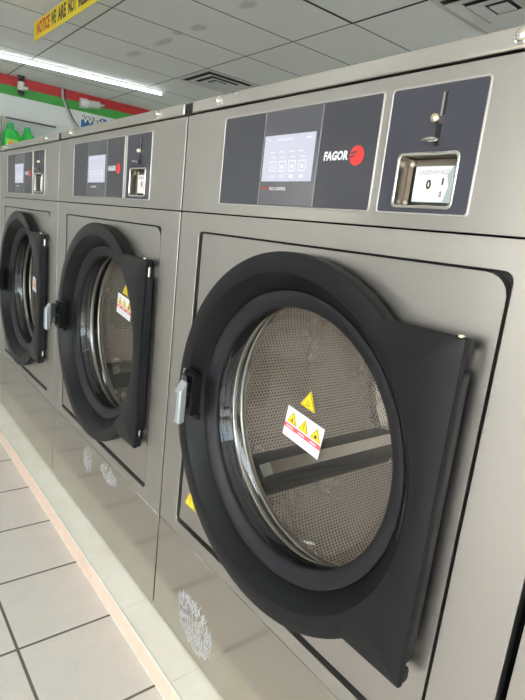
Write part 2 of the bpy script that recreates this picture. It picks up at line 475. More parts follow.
    obj('maker_emblem', bm, [M['white_ink'], M['red_ink'], M['overlay_dark']], dp)
    # --- coin panel
    bm = bmesh.new()
    ring(bm, rr(X(QXL), X(QXR), PZB, PZT, .004), rr(X(.611), X(.706), 1.1575, 1.2275, .006), -.0012, .001)
    cp = obj('coin_panel', bm, M['coin_overlay'], T)
    bm = bmesh.new(); ring(bm, rr(X(.609), X(.708), 1.1555, 1.2295, .008), rr(X(.6135), X(.7035), 1.16, 1.225, .005), -.0045, -.0008)
    obj('window_frame', bm, M['bright_steel'], cp, bevel=.0012)
    bm = bmesh.new()
    # open pocket
    po = rr(X(.6130), X(.7040), 1.1595, 1.2255, .005); 
    loft(bm, [[(x, -.001, z) for x, z in po], [(x, .040, z) for x, z in po]])
    bm.faces.new([bm.verts.new((x, .040, z)) for x, z in po])
    box(bm, X(.6135), X(.622), .018, .0395, 1.1605, 1.2245); box(bm, X(.622), X(.7035), .024, .0395, 1.2155, 1.2245)
    obj('coin_pocket', bm, M['pocket_steel'], cp)
    for sx_, sz_ in ((.6215, 1.217), (.6185, 1.1645)):
        bm = bmesh.new(); cyl(bm, (X(sx_), .016, sz_), (X(sx_), .030, sz_), .0035); obj('pocket_screw', bm, M['bright_steel'], cp)
    bm = bmesh.new()
    box(bm, X(.632), X(.7030), .012, .038, 1.1655, 1.2135, 1)
    bm.faces.new([bm.verts.new(p) for p in ((X(.633), .0112, 1.1665), (X(.6825), .0112, 1.1665), (X(.688), .0112, 1.1865), (X(.684), .0112, 1.2005), (X(.692), .0112, 1.2128), (X(.633), .0112, 1.2128))]).material_index = 0
    text_bm(bm, 'GREENWALD', .050, .0065, front_place(X(.638), 1.202, .0110), .03, 0, mi=2)
    text_bm(bm, '0', .0085, .0135, front_place(X(.653), 1.1825, .0110), .05, 0, mi=3)
    text_bm(bm, '1', .003, .009, front_place(X(.6775), 1.1885, .0110), .03, 0, mi=3)
    text_bm(bm, '0', .004, .008, front_place(X(.676), 1.1725, .0110), .02, 0, mi=3)
    obj('coin_box', bm, [M['coin_label'], M['coin_label_blue'], M['grey_ink'], M['label_ink']], cp, bevel=0)
    bm = bmesh.new(); box(bm, X(.6665), X(.6695), -.0026, -.001, 1.274, 1.303, 0); box(bm, X(.6695), X(.6725), -.0022, -.001, 1.275, 1.303, 1)
    obj('coin_slot', bm, [M['dull_steel'], M['black_gap']], cp)
    bm = bmesh.new(); lathe(bm, [(0, -.010), (.004, -.0098), (.0065, -.007), (.007, -.001)], X(.6615), 1.271, 24)
    obj('round_lock', bm, M['brass'], cp, smooth=50)
    bm = bmesh.new(); box(bm, X(.6630), X(.6705), -.0019, -.001, 1.2365, 1.264)
    obj('lever_slot', bm, M['black_gap'], cp)
    bm = bmesh.new(); rows = []
    for rr_, zz in ((0, .0025), (.009, .0035), (.0125, .002), (.0135, 0), (.011, -.002), (0, -.003)):
        rows.append((rr_, zz))
    ctr = Vector((X(.6655), -.013, 1.242)); seg = 20; prev = None
    for rr_, zz in rows:
        cur = [bm.verts.new(ctr + Vector((rr_ * math.cos(2 * PI * i / seg), rr_ * .8 * math.sin(2 * PI * i / seg) + zz * .3, zz))) for i in range(seg)] if rr_ else [bm.verts.new(ctr + Vector((0, 0, zz)))]
        if prev:
            for i in range(seg):
                j = (i + 1) % seg
                bm.faces.new([prev[0], cur[i], cur[j]] if len(prev) == 1 else ([prev[i], prev[j], cur[0]] if len(cur) == 1 else [prev[i], prev[j], cur[j], cur[i]]))
        prev = cur
    cyl(bm, (X(.6655), -.001, 1.2415), (X(.6655), -.013, 1.242), .003, 12)
    obj('return_lever', bm, M['bright_steel'], cp, smooth=50)
    # --- lid strip
    bm = bmesh.new(); box(bm, X(.021), X(.884), -.003, .90, ZLS + .0018, ZLID)
    lid = obj('lid', bm, M['lid_steel'], T, bevel=.0025)
    bm = bmesh.new(); box(bm, X(-.012), X(.020), .003, .6, ZLS + .001, ZLID - .001)
    if x0 > -1.7: obj('joint_filler', bm, M['black_gap'], T)
    for sx in (.128, .760):
        bm = bmesh.new(); lathe(bm, [(0, -.0105), (.0045, -.010), (.0070, -.0075), (.0075, -.0055), (.0095, -.005), (.0098, -.0028)], X(sx), 1.351, 18)
        obj('lid_screw', bm, M['bright_steel'], lid, smooth=40)
    # --- door: ring with hinge flange, dished inside
    FX, F1, F2, R1, YD = .7830, 1.0026, .4912, .3360, -.0368
    angs = set(round(2 * PI * i / 120, 6) for i in range(120))
    for dzv in (F1 - DZ, F2 - DZ):
        a = math.atan2(dzv, math.sqrt(R1 ** 2 - dzv ** 2)); angs.add(round(a % (2 * PI), 6)); angs.add(round(math.atan2(dzv, FX - DX) % (2 * PI), 6))
    angs = sorted(angs)
    a1 = math.atan2(F1 - DZ, math.sqrt(R1 ** 2 - (F1 - DZ) ** 2)); a2 = math.atan2(F2 - DZ, math.sqrt(R1 ** 2 - (F2 - DZ) ** 2))
    def outl(R, inset):
        out = []
        for a in angs:
            b = a if a <= PI else a - 2 * PI; c, s = math.cos(b), math.sin(b)
            if b > a1 + 1e-5 or b < a2 - 1e-5: q_ = R - inset
            else:
                ts = [(FX - inset - DX) / c] if c > 1e-6 else []
                if s > 1e-6: ts.append((F1 - inset - DZ) / s)
                if s < -1e-6: ts.append((F2 + inset - DZ) / s)
                q_ = min(ts)
            out.append((X(DX) + q_ * c, DZ + q_ * s))
        return out
    def circ(r): return [(X(DX) + r * math.cos(a), DZ + r * math.sin(a)) for a in angs]
    bm = bmesh.new()
    L = lambda p, y: [(x, y, z) for x, z in p]
    rows = loft(bm, [L(circ(.2712), .004), L(circ(.290), -.018), L(outl(R1, .006), -.0230), L(outl(R1, .001), -.0240), L(outl(R1, 0), -.0255), L(outl(R1, .0), YD + .0035), L(outl(R1, .0012), YD + .0010), L(outl(R1, .0035), YD),
              L(circ(.3030), YD), L(circ(.3000), YD + .0007), L(circ(.2975), YD + .0035), L(circ(.2725), -.0065), L(circ(.2712), -.0030), L(circ(.2712), .004)])
    door = obj('door', bm, M['door_plastic'], T, smooth=32)
    bm = bmesh.new(); lathe(bm, [(.2730, -.002), (.292, -.017), (.331, -.0235), (.3345, -.0225), (.3350, -.008), (.3310, -.004), (.305, -.002), (.288, .004), (.288, .024), (.2730, .024)], X(DX), DZ, 120, closed=True)
    obj('rear_rim', bm, M['door_side'], door, smooth=35)
    # gasket around the window
    bm = bmesh.new(); lathe(bm, [(.2710, .004), (.2710, -.0030), (.2690, -.0060), (.2640, -.0065), (.2560, -.0035), (.2440, .0035), (.2395, .0065), (.2386, .0095), (.2392, .016), (.252, .016)], X(DX), DZ, 120, closed=True)
    obj('window_gasket', bm, M['gasket'], door, smooth=45)
    # rubber boot rings behind the gasket
    bm = bmesh.new()
    prof = [(.2395, .015), (.2465, .019), (.2420, .024), (.2410, .028), (.2500, .034), (.2515, .038), (.2450, .043), (.2450, .047), (.2540, .052), (.2580, .058)]
    lathe(bm, prof + [(.2720, .058), (.2720, .015)], X(DX), DZ, 120, closed=True)
    obj('rubber_boot', bm, M['boot_rubber'], door, smooth=50)
    # glass bowl
    bm = bmesh.new()
    gp = [(.2400, .012), (.2360, .020), (.2300, .034), (.2210, .045), (.2080, .053), (.1880, .0575), (.1500, .0610), (.09, .0645), (.04, .0660), (0, .0663)]
    lathe(bm, gp, X(DX), DZ, 96)
    obj('window_glass_bowl', bm, M['door_glass'], door, smooth=60)
    # labels stuck on the bowl
    lx, lz, tx, tz, ti = sticker
    bm = bmesh.new(); LW, LH = .107, .064; y = .0600
    def lp(u, v, w=0):
        c, s = math.cos(ti), math.sin(ti); u -= LW / 2; v -= LH / 2
        return (X(lx) + u * c - v * s, y - w, lz + u * s + v * c)
    def lq(u0, v0, u1, v1, w, mi): bm.faces.new([bm.verts.new(lp(*p, w)) for p in ((u0, v0), (u1, v0), (u1, v1), (u0, v1))]).material_index = mi
    lq(0, 0, LW, LH, 0, 0); lq(0, .0190, LW, .0285, .0003, 2)
    for i in range(3):
        p = lp(.020 + i * .0345, .0405, 0); warn_triangle(bm, p[0], p[2], y - .0003, .031, i, ti)
        lq(.007 + i * .035, .0222, .027 + i * .034, .0248, .0006, 0)
        for k_ in range(3): lq(.007 + i * .035, .0145 - k_ * .0045, .028 + i * .034 - k_ * .004, .0152 - k_ * .0045, .0003, 4)
    obj('warning_label', bm, [M['label_white'], M['label_yellow'], M['label_red'], M['label_ink'], M['grey_ink']], door)
    bm = bmesh.new(); warn_triangle(bm, X(tx), tz, y, .043, 3, ti, 0, 1)
    obj('hot_surface_sticker', bm, [M['label_yellow'], M['label_ink']], door)
    # latch block and pull handle
    bm = bmesh.new()
    box(bm, X(.158), X(.205), YD - .022, YD + .002, .702, .792); box(bm, X(.166), X(.196), YD - .032, YD - .018, .716, .742); box(bm, X(.172), X(.196), YD - .034, YD - .018, .752, .776)
    box(bm, X(.176), X(.212), YD - .010, YD + .002, .694, .706)
    obj('latch', bm, M['boot_rubber'], door, bevel=.002)
    for pa, pb, pr_ in (((.184, -.0735, .764), (.184, -.069, .764), .004), ((.176, -.0625, .800), (.170, -.0600, .789), .003), ((.182, -.0712, .729), (.182, -.067, .729), .003)):
        bm = bmesh.new(); cyl(bm, (X(pa[0]), *pa[1:]), (X(pb[0]), *pb[1:]), pr_); obj('latch_pin', bm, M['bright_steel'], door)
    bm = bmesh.new()
    def sec(y_, x0_, x1_, z0_, z1_): return [(X(x0_), y_, z0_), (X(x1_), y_, z0_), (X(x1_), y_, z1_), (X(x0_), y_, z1_)]
    r_ = loft(bm, [sec(-.055, .164, .176, .752, .782), sec(-.080, .196, .214, .742, .794), sec(-.104, .236, .259, .714, .798), sec(-.116, .238, .260, .711, .782), sec(-.119, .240, .258, .713, .780)])
    bm.faces.new(r_[0]); bm.faces.new(r_[-1])
    h = obj('pull_handle', bm, M['handle_silver'], door, bevel=.0015)
    bm = bmesh.new(); box(bm, X(.2403), X(.2475), -.1197, -.1185, .716, .776); obj('grip_inset', bm, M['handle_inset'], h)
    # hinge side: lugs, cover, pins and mount
    bm = bmesh.new()
    prism_axis(bm, [(-.024, .982), (-.024, 1.0010), (-.017, 1.0010), (-.013, .997), (-.013, .986), (-.017, .982)], X(.745), X(.7822), 0)
    obj('hinge_lug', bm, M['door_side'], door, bevel=.0015)
    bm = bmesh.new()
    prism_axis(bm, [(-.024, .957), (-.011, .957), (-.008, .953), (-.008, .562), (-.014, .546), (-.024, .536)], X(.730), X(.7822), 0)
    obj('hinge_cover', bm, M['door_side'], door, bevel=.0015)
    bm = bmesh.new()
    prism_axis(bm, [(-.024, .4925), (-.024, .520), (-.014, .516), (-.012, .509), (-.012, .497), (-.016, .4925)], X(.745), X(.7822), 0)
    obj('hinge_lug', bm, M['door_side'], door, bevel=.0015)
    for z0 in (.957, .518):
        bm = bmesh.new(); cyl(bm, (X(.7680), -.0150, z0), (X(.7680), -.0150, z0 + (.026 if z0 > .8 else .020)), .0045, 16)
        obj('hinge_pin', bm, M['bright_steel'], door, smooth=40)
    bm = bmesh.new(); cyl(bm, (X(.772), -.0295, 1.0015), (X(.772), -.0295, 1.0050), .0048, 16)
    obj('hinge_screw', bm, M['brass'], door, smooth=40)
    for z0, z1 in ((.925, .985), (.505, .555)):
        bm = bmesh.new(); box(bm, X(.736), X(.770), -.020, .008, z0, z1)
        obj('hinge_mount', bm, M['door_side'], T, bevel=.003)
    # --- tub mouth and drum
    bm = bmesh.new()
    def tor(R, y, r): return [(R + r * math.cos(a * PI / 5), y + r * math.sin(a * PI / 5)) for a in range(10)]
    lathe(bm, tor(.2585, .0665, .0065), X(DX), DZ, 120, closed=True)
    obj('tub_ring', bm, M['dull_steel'], T, smooth=60)
    bm = bmesh.new(); lathe(bm, [(.264, .066), (.268, .074), (.268, .092), (.290, .092), (.290, .060)], X(DX), DZ, 96, closed=True)
    obj('tub_seal', bm, M['boot_rubber'], T, smooth=40)
    bm = bmesh.new()
    lathe(bm, [(.2700, .092), (.2660, .096), (.2660, .104), (.2700, .110), (.285, .116), (.322, .124), (.3385, .132), (.3385, .096), (.290, .092)], X(DX), DZ, 120, closed=True)
    dl = obj('drum_lip', bm, M['dull_steel'], T, smooth=60)
    bm = bmesh.new(); R_ = .334
    lathe(bm, [(R_, .130), (R_, .16), (R_, .30), (R_, .62), (.318, .640), (.0, .645)], X(DX), DZ, 120)
    lathe(bm, [(0, .650), (.326, .648), (.340, .63), (.340, .130)], X(DX), DZ, 60)
    dr = obj('drum', bm, M['drum_perforated'], T, smooth=50); dr['ox'] = x0; drum_uv(dr, R_); del dr['ox']
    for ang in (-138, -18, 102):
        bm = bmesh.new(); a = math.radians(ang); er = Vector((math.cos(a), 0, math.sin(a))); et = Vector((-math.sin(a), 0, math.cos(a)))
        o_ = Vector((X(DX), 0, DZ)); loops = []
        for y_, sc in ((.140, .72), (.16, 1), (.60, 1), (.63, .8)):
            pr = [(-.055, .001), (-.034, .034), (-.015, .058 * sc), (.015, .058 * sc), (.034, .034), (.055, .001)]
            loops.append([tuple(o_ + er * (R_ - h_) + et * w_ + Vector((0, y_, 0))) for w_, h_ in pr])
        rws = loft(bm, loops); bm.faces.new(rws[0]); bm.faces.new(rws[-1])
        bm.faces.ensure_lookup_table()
        for k_ in (8, 14): bm.faces[k_].material_index = 1  # ridge kept bright; the sides' dark reflection is put into their colour
        obj('drum_lifter', bm, [M['lifter_shade_steel'], M['dull_steel']], T, smooth=30)
    return T

def copy_tree(o, parent=None):
    if o.name.startswith('warning_triangle'): return None
    c = o.copy(); C.objects.link(c)
    if parent is not None: c.parent = parent
    for ch in list(o.children): copy_tree(ch, c)
    return c

# the big near machine, then copies along the row
w1 = make_washer(0, 'nearest fully visible stainless washer with open view of perforated drum, on cream tiled curb', (.430, .734, .436, .795, -.13))
def place(x0, label, dl, dt):
    c = copy_tree(w1); c.location = (x0 + .45, .45, ZB); c['label'] = label
    for ch in c.children:
        if ch.name.startswith('door') and not ch.name.startswith('door_plate'): ch.location = Vector(ch.location) + Vector((0, .007, 0))
        if ch.name.startswith('door') and not ch.name.startswith('door_plate'):
            for g in ch.children:
                if g.name.startswith('warning_label'): g.location = Vector(g.location) + Vector((dl[0], 0, dl[1]))
                if g.name.startswith('hot_surface'): g.location = Vector(g.location) + Vector((dt[0], 0, dt[1]))
    return c
w2 = place(-.9, 'stainless washer with its round door in full view between the nearest washer and the farthest', (.030, .090), (.030, .080))
w3 = place(-1.8, 'farthest stainless washer, below the green detergent bottles, leftmost of the row', (-.040, .015), (-.040, .012))
w4 = place(.9055, 'stainless washer cut off at the lower right edge, beyond a black gap', (0, 0), (0, 0))

# lacy grey residue marks left on the kick panels
def residue(parent, cx, cz, w, h, x0, n, lean=0):
    bm = bmesh.new(); rnd = random.Random(int(abs(cx) * 1000))
    for i in range(n):
        while True:
            u, v = rnd.uniform(-1, 1), rnd.uniform(-1, 1)
            if u * u + v * v < 1: break
        px, pz = x0 + cx + u * w / 2, cz + v * h / 2 + lean * u
        pts = []; a = rnd.choice((1.25, 1.9, 1.5, 1.7)) + rnd.uniform(-.25, .25); l = rnd.uniform(.008, .016)
        for k in range(4): pts.append((px, pz)); px += math.cos(a) * l / 3; pz += math.sin(a) * l / 3; a += rnd.uniform(-.35, .35)
        for k in range(3):
            (ax, az), (bx, bz) = pts[k], pts[k + 1]; t_ = .0010
            bm.faces.new([bm.verts.new(p) for p in ((ax - t_, -.0004, az), (ax + t_, -.0004, az), (bx + t_, -.0004, bz), (bx - t_, -.0004, bz))])
    return obj('glue_residue', bm, M['scuff'], parent)
residue(w1, .208, .152, .165, .125, 0, 420, -.012)
residue(w2, .380, .275, .075, .085, -.9, 120)
residue(w2, .560, .300, .125, .050, -.9, 140)

# ------------------------------------------------------------------ room
H = 2.438; XL, XR_, YF, YB = -5.55, 4.2, -4.2, 3.3
bm = bmesh.new(); box(bm, XL - .2, XR_ + .1, YF - .1, YB + .1, -.1, 0); struct('floor', bm, M['floor_tile'])
bm = bmesh.new(); box(bm, XL - .2, XR_ + .1, YF - .1, YB + .1, H, H + .1); struct('ceiling', bm, M['ceiling_panel'])
bm = bmesh.new(); box(bm, XL - .12, XL, YF, YB, 0, H); struct('wall_left', bm, M['wall_white'])
bm = bmesh.new(); box(bm, XL, XR_, YB, YB + .1, 0, H); struct('wall_back', bm, M['wall_white'])
bm = bmesh.new(); box(bm, XL, XL + .012, YF, YB, 2.338, H - .0005); struct('trim_1', bm, M['red_paint'])
bm = bmesh.new(); box(bm, XL, XL + .010, YF, YB, 2.243, 2.338); struct('trim_2', bm, M['green_paint'])
bm = bmesh.new()
box(bm, -1.548, -1.534, 1.25, 1.984, H - .0035, H + .002); box(bm, -1.534, -.98, 1.976, 1.986, H - .003, H + .002)
obj('tile_gap_shade', bm, M['soot_and_shade'], bpy.data.objects['ceiling'])  # flat black strips painted in for the shade inside an open tile gap
# front wall with a shop window
FW = (-.55, 3.9, .35, 2.2); FD = (-4.7, -3.9, .75, 2.1)
bm = bmesh.new()
box(bm, XL, FD[0], YF - .1, YF, 0, H); box(bm, FD[1], FW[0], YF - .1, YF, 0, H); box(bm, FD[0], FD[1], YF - .1, YF, 0, FD[2]); box(bm, FD[0], FD[1], YF - .1, YF, FD[3], H); box(bm, FW[1], XR_, YF - .1, YF, 0, H); box(bm, FW[0], FW[1], YF - .1, YF, 0, FW[2]); box(bm, FW[0], FW[1], YF - .1, YF, FW[3], H)
struct('wall_front', bm, M['wall_white'])
def window(name, a0, a1, z0, z1, fixed, axis, n):
    bm = bmesh.new(); t = .03
    def bx(u0, u1, v0, v1, d=.05):
        if axis == 1: box(bm, u0, u1, fixed - .05 - d / 2, fixed - .05 + d / 2, v0, v1)
        else: box(bm, fixed + .05 - d / 2, fixed + .05 + d / 2, u0, u1, v0, v1)
    bx(a0, a1, z0, z0 + t * 1.5); bx(a0, a1, z1 - t * 1.5, z1)
    for i in range(n + 1):
        u = a0 + (a1 - a0) * i / n; bx(max(a0, u - t), min(a1, u + t), z0 + t * 1.5, z1 - t * 1.5)
    w = struct(name, bm, M['aluminium'])
    bm = bmesh.new(); bx(a0 + .01, a1 - .01, z0 + .01, z1 - .01, .006); obj('pane', bm, M['window_glass'], w)
window('window_1', *FW, YF, 1, 4)
window('fill_window', *FD, YF, 1, 1)  # added unseen window that brightens reflections on the near washer
RW = (-3.9, 2.6, .12, 2.25)
bm = bmesh.new()
box(bm, XR_, XR_ + .1, YF - .1, RW[0], 0, H); box(bm, XR_, XR_ + .1, RW[1], YB + .1, 0, H); box(bm, XR_, XR_ + .1, RW[0], RW[1], 0, RW[2]); box(bm, XR_, XR_ + .1, RW[0], RW[1], RW[3], H)
struct('wall_right', bm, M['wall_white'])
window('window_2', *RW, XR_, 0, 5)
bm = bmesh.new(); box(bm, -30, 40, -40, 30, -.35, -.12); struct('ground', bm, M['asphalt'])

# curb under the machines
CY = -.0776
bm = bmesh.new()
box(bm, -2.1, 2.4, CY + .004, .95, .0, .0600, 1)
n0 = -.0341
k = -8
while n0 + k * .2808 < 2.4:
    a = n0 + k * .2808; a, b = max(a, -2.1), min(a + .2808, 2.4)
    if b > a: box(bm, a + .0006, b - .0006, CY + .002, .95, .060, .0640, 0); box(bm, a + .0006, b - .0006, CY, CY + .004, .003, .0585, 2)
    k += 1
box(bm, -2.1, 2.4, CY - .0015, CY + .003, .0585, .0645, 3); box(bm, -2.1, 2.4, CY - .001, CY + .003, 0, .003, 3)
o = struct('baseboard_curb', bm, [M['curb_cream'], M['dull_steel'], M['curb_pink'], M['curb_edge']])
# dark bead under each machine
# ------------------------------------------------------------------ ceiling fittings
def light(label, x, y0, y1, grp='strip lights on the ceiling', slant=0):
    t = thing('fluorescent_light', label, 'ceiling light', (x, (y0 + y1) / 2, H), grp)
    bm = bmesh.new(); prism_axis(bm, [(x - .020, H - .0005), (x + .020, H - .0005), (x + .014, H - .014), (x - .014, H - .014)], y0, y1, 1)
    obj('light_housing', bm, M['white_enamel'], t)
    bm = bmesh.new(); cyl(bm, (x, y0 + .03, H - .032), (x, y1 - .03, H - .034), .0105, 16); obj('light_tube', bm, M['tube_lit'], t, smooth=40)
    for y in (y0 + .004, y1 - .030):
        bm = bmesh.new(); box(bm, x - .016, x + .016, y, y + .026, H - .046, H - .013); obj('lamp_holder', bm, M['white_enamel'], t, bevel=.003)
    t.rotation_euler.z = slant
    return t
light('long glowing white fluorescent tube under the ceiling near the red striped wall', -4.60, .02, 2.18, slant=-.152)
light('added fill light tube on the ceiling over the aisle, out of the picture', -1.9, -3.0, -.8)  # this and the next two are added unseen tubes that brighten the room
light('added fill light tube on the ceiling by the front window, out of the picture', 1.3, -3.2, -1.0)
light('added fill light tube at the striped wall end of the aisle, out of the picture', -4.46, -3.4, -1.2)

def vent(x0, x1, y0, y1, label):
    t = thing('air_vent', label, 'air vent', ((x0 + x1) / 2, (y0 + y1) / 2, H), 'square vents in the ceiling')
    cx, cy, s = (x0 + x1) / 2, (y0 + y1) / 2, (x1 - x0) / 2 - .008
    bm = bmesh.new(); box(bm, cx - s + .02, cx + s - .02, cy - s + .02, cy + s - .02, H - .003, H - .0005); obj('vent_throat', bm, M['soot_and_shade'], t)
    bm = bmesh.new()
    def sqf(a, b, za, zb, th=.004):
        lo = [[(cx + i * a, cy + j * a, H - za) for i, j in ((-1, -1), (1, -1), (1, 1), (-1, 1))], [(cx + i * b, cy + j * b, H - zb) for i, j in ((-1, -1), (1, -1), (1, 1), (-1, 1))],
              [(cx + i * (b), cy + j * (b), H - zb - th) for i, j in ((-1, -1), (1, -1), (1, 1), (-1, 1))], [(cx + i * a, cy + j * a, H - za - th) for i, j in ((-1, -1), (1, -1), (1, 1), (-1, 1))]]
        loft(bm, lo + [lo[0]])
    sqf(s, s - .035, .001, .002); obj('vent_frame', bm, M['diffuser_plate'], t)
    for k_ in range(2):
        bm = bmesh.new(); a = s - .058 - k_ * .085; sqf(a, a - .062, .018, .006); obj('vent_vane', bm, M['diffuser_plate'], t)
    bm = bmesh.new(); a = s - .058 - 2 * .085; box(bm, cx - a, cx + a, cy - a, cy + a, H - .016, H - .010); obj('vent_plate', bm, M['diffuser_plate'], t)
vent(-3.84, -3.265, 1.985, 2.56, 'square ceiling vent with black stepped slots, above the middle washer')
vent(-.985, -.41, 1.985, 2.56, 'pale square ceiling vent cut off at the top right corner of the picture')

# hanging notice sign
SX0, SX1, SY = -3.320, -.55, .55
t = thing('notice_sign', 'yellow hanging banner sign with red and black capitals, below the ceiling at top left', 'sign', ((SX0 + SX1) / 2, SY, 2.25))
dz_ = lambda x: -.020 * (x - SX0)
bm = bmesh.new(); z0, z1 = 2.259, 2.382
vs = [bm.verts.new(p) for p in ((SX0, SY, z0), (SX1, SY, z0 + dz_(SX1)), (SX1, SY, z1 + dz_(SX1)), (SX0, SY, z1))]
vb = [bm.verts.new((v.co.x, SY + .004, v.co.z)) for v in vs]
bm.faces.new(vs); bm.faces.new(vb[::-1])
for i in range(4): bm.faces.new((vs[i], vb[i], vb[(i + 1) % 4], vs[(i + 1) % 4]))
obj('sign_board', bm, M['sign_yellow'], t)
bm = bmesh.new()
for s, a, b, mi in (('NOTICE', -3.245, -2.945, 1), ('WE', -2.915, -2.812, 0), ('ARE', -2.770, -2.612, 0), ('NOT', -2.570, -2.425, 0), ('RESPONSIBLE', -2.385, -1.80, 0)):
    pl = (lambda a: lambda u, v, w: (a + u, SY - w, 2.285 + v + dz_(a + u)))(a)
    text_bm(bm, s, b - a, .084, pl, .042, 0, .0006, mi)
obj('sign_lettering', bm, [M['sign_black'], M['sign_red']], t)
for x in (-3.1, -1.9, -.75):
    bm = bmesh.new(); cyl(bm, (x, SY + .002, z1 + dz_(x) - .004), (x, SY + .002, H), .0015, 6); obj('hanger_wire', bm, M['wire_metal'], t)

# ------------------------------------------------------------------ things by the left wall
WX = XL + .013
# wire grid rack
t = thing('wire_display_rack', 'pale wire grid display rack with dark top rail, against the left wall', 'rack', (WX + .15, 1.3, 0))
bm = bmesh.new()
yy = .80
while yy < 1.325: cyl(bm, (WX + .03, yy, .9), (WX + .03, yy, 1.955), .0016, 5); yy += .028
zz = .92
while zz < 1.95: cyl(bm, (WX + .034, .80, zz), (WX + .034, 1.326, zz), .0015, 5); zz += .028
obj('wire_grid', bm, M['wire_metal'], t)
bm = bmesh.new(); box(bm, WX + .018, WX + .045, .798, 1.325, 1.952, 1.966); obj('top_rail', bm, M['rail_dark'], t)
for y in (.755,):
    bm = bmesh.new(); box(bm, WX + .005, WX + .050, y, y + .028, -.043, 1.966); obj('rack_post', bm, M['shelf_beige'], t)
bm = bmesh.new(); box(bm, WX + .035, WX + .30, .45, 1.35, 1.538, 1.558); obj('shelf', bm, M['white_enamel'], t, bevel=.002)
for y in (.82, 1.30):
    bm = bmesh.new(); prism_axis(bm, [(WX + .035, 1.36), (WX + .035, 1.538), (WX + .27, 1.538)], y, y + .012, 1); obj('shelf_bracket', bm, M['wire_metal'], t)

def bottle(y, label, h=.335, w=.175, lab='bottle_label_orange', src=None):
    x = WX + .155; z = 1.5755
    t = thing('detergent_bottle', label, 'bottle', (x, y, z), 'green detergent bottles on the rack shelf')
    bm = bmesh.new()
    secs = [(0, .90, .96), (.012, 1, 1), (.45, 1, 1), (.58, .95, .98), (.70, .80, .88), (.80, .52, .72), (.84, .40, .62)]
    loops = []
    for f, a, b in secs:
        lp_ = []
        for i in range(28):
            th = 2 * PI * i / 28; c, s = math.cos(th), math.sin(th)
            sx, sy = math.copysign(abs(c) ** .7, c), math.copysign(abs(s) ** .7, s)
            lp_.append((x + sx * .048 * b, y + sy * w / 2 * a - (.012 if f > .6 else 0), z + f * h))
        loops.append(lp_)
    r = loft(bm, loops); bm.faces.new(r[0]); bm.faces.new(r[-1])
    obj('bottle_body', bm, M['bottle_green'], t, smooth=50)
    bm = bmesh.new(); yc = y - .012
    for (r0, a, b, r1) in ((.043, .825, .87, .044), (.036, .87, .985, .033), (.031, .985, 1.0, .028)): cyl(bm, (x, yc, z + a * h), (x, yc, z + b * h), r0, 24, r1)
    obj('bottle_cap', bm, M['cap_green'], t, smooth=40)
    bm = bmesh.new(); tube(bm, spline([(x, y + .020, z + .77 * h), (x, y + .30 * w, z + .75 * h), (x, y + .46 * w, z + .60 * h), (x, y + .49 * w, z + .44 * h), (x, y + .38 * w, z + .34 * h)], 6), .013, 10)
    obj('bottle_handle', bm, M['bottle_green'], t, smooth=60)
    bm = bmesh.new(); box(bm, x + .046, x + .0492, y - .058, y + .050, z + .10 * h, z + .50 * h, 0)
    box(bm, x + .0485, x + .0500, y - .040, y + .030, z + .33 * h, z + .42 * h, 1)
    obj('bottle_label', bm, [M['bottle_label'], M[lab]], t, bevel=0)
    return t
bottle(.620, 'green detergent bottle cut off at the left edge of the picture')
bottle(.828, 'green detergent bottle with an orange mark on its label, on the rack shelf')
bottle(1.002, 'green detergent bottle with a yellow label patch, right of the orange marked one', .322, .140, 'label_yellow')

# emergency light
t = thing('emergency_light', 'frosted white emergency lamp on the green wall stripe', 'emergency light', (WX, 1.68, 2.28))
def sect(y, zc, h, d): return [(WX + d * math.sin(PI * min(1, max(0, (i + .5) / 12))) * 1.0, y, zc - h / 2 * math.cos(PI * i / 12) ) if False else (WX + d * (math.sin(PI * i / 12) ** .5), y, zc - h / 2 * math.cos(PI * i / 12)) for i in range(13)]
bm = bmesh.new(); r = loft(bm, [sect(1.560, 2.279, .098, .07), sect(1.568, 2.279, .106, .078), sect(1.640, 2.281, .104, .078), sect(1.650, 2.281, .096, .07)]); bm.faces.new(r[0]); bm.faces.new(r[-1])
obj('lamp_base', bm, M['white_enamel'], t, smooth=50)
bm = bmesh.new(); r = loft(bm, [sect(1.650, 2.281, .086, .065), sect(1.70, 2.286, .090, .068), sect(1.785, 2.295, .084, .062), sect(1.800, 2.297, .060, .05)]); bm.faces.new(r[0]); bm.faces.new(r[-1])
obj('lamp_cover', bm, M['lamp_plastic'], t, smooth=50)
bm = bmesh.new(); cyl(bm, (WX + .025, 1.800, 2.300), (WX + .025, 1.850, 2.305), .013, 12, .009); obj('lamp_tip', bm, M['lamp_plastic'], t)

# cables
t = thing('cable_bundle', 'pale grey cable and thin black cable curving together down the left wall from the ceiling', 'cable', (WX + .02, 1.38, H))
bm = bmesh.new(); tube(bm, spline([(WX + .02, 1.365, H - .001), (WX + .02, 1.375, 2.33), (WX + .02, 1.405, 2.27), (WX + .02, 1.450, 2.17), (WX + .022, 1.50, 2.09), (WX + .022, 1.55, 2.01)]), .013)
obj('cable', bm, M['cable_grey'], t, smooth=60)
bm = bmesh.new(); tube(bm, spline([(WX + .02, 1.395, H - .001), (WX + .02, 1.398, 2.32), (WX + .02, 1.43, 2.26), (WX + .02, 1.482, 2.16), (WX + .02, 1.535, 2.09), (WX + .02, 1.585, 2.03)]), .006)
obj('cable', bm, M['cable_black'], t, smooth=60)

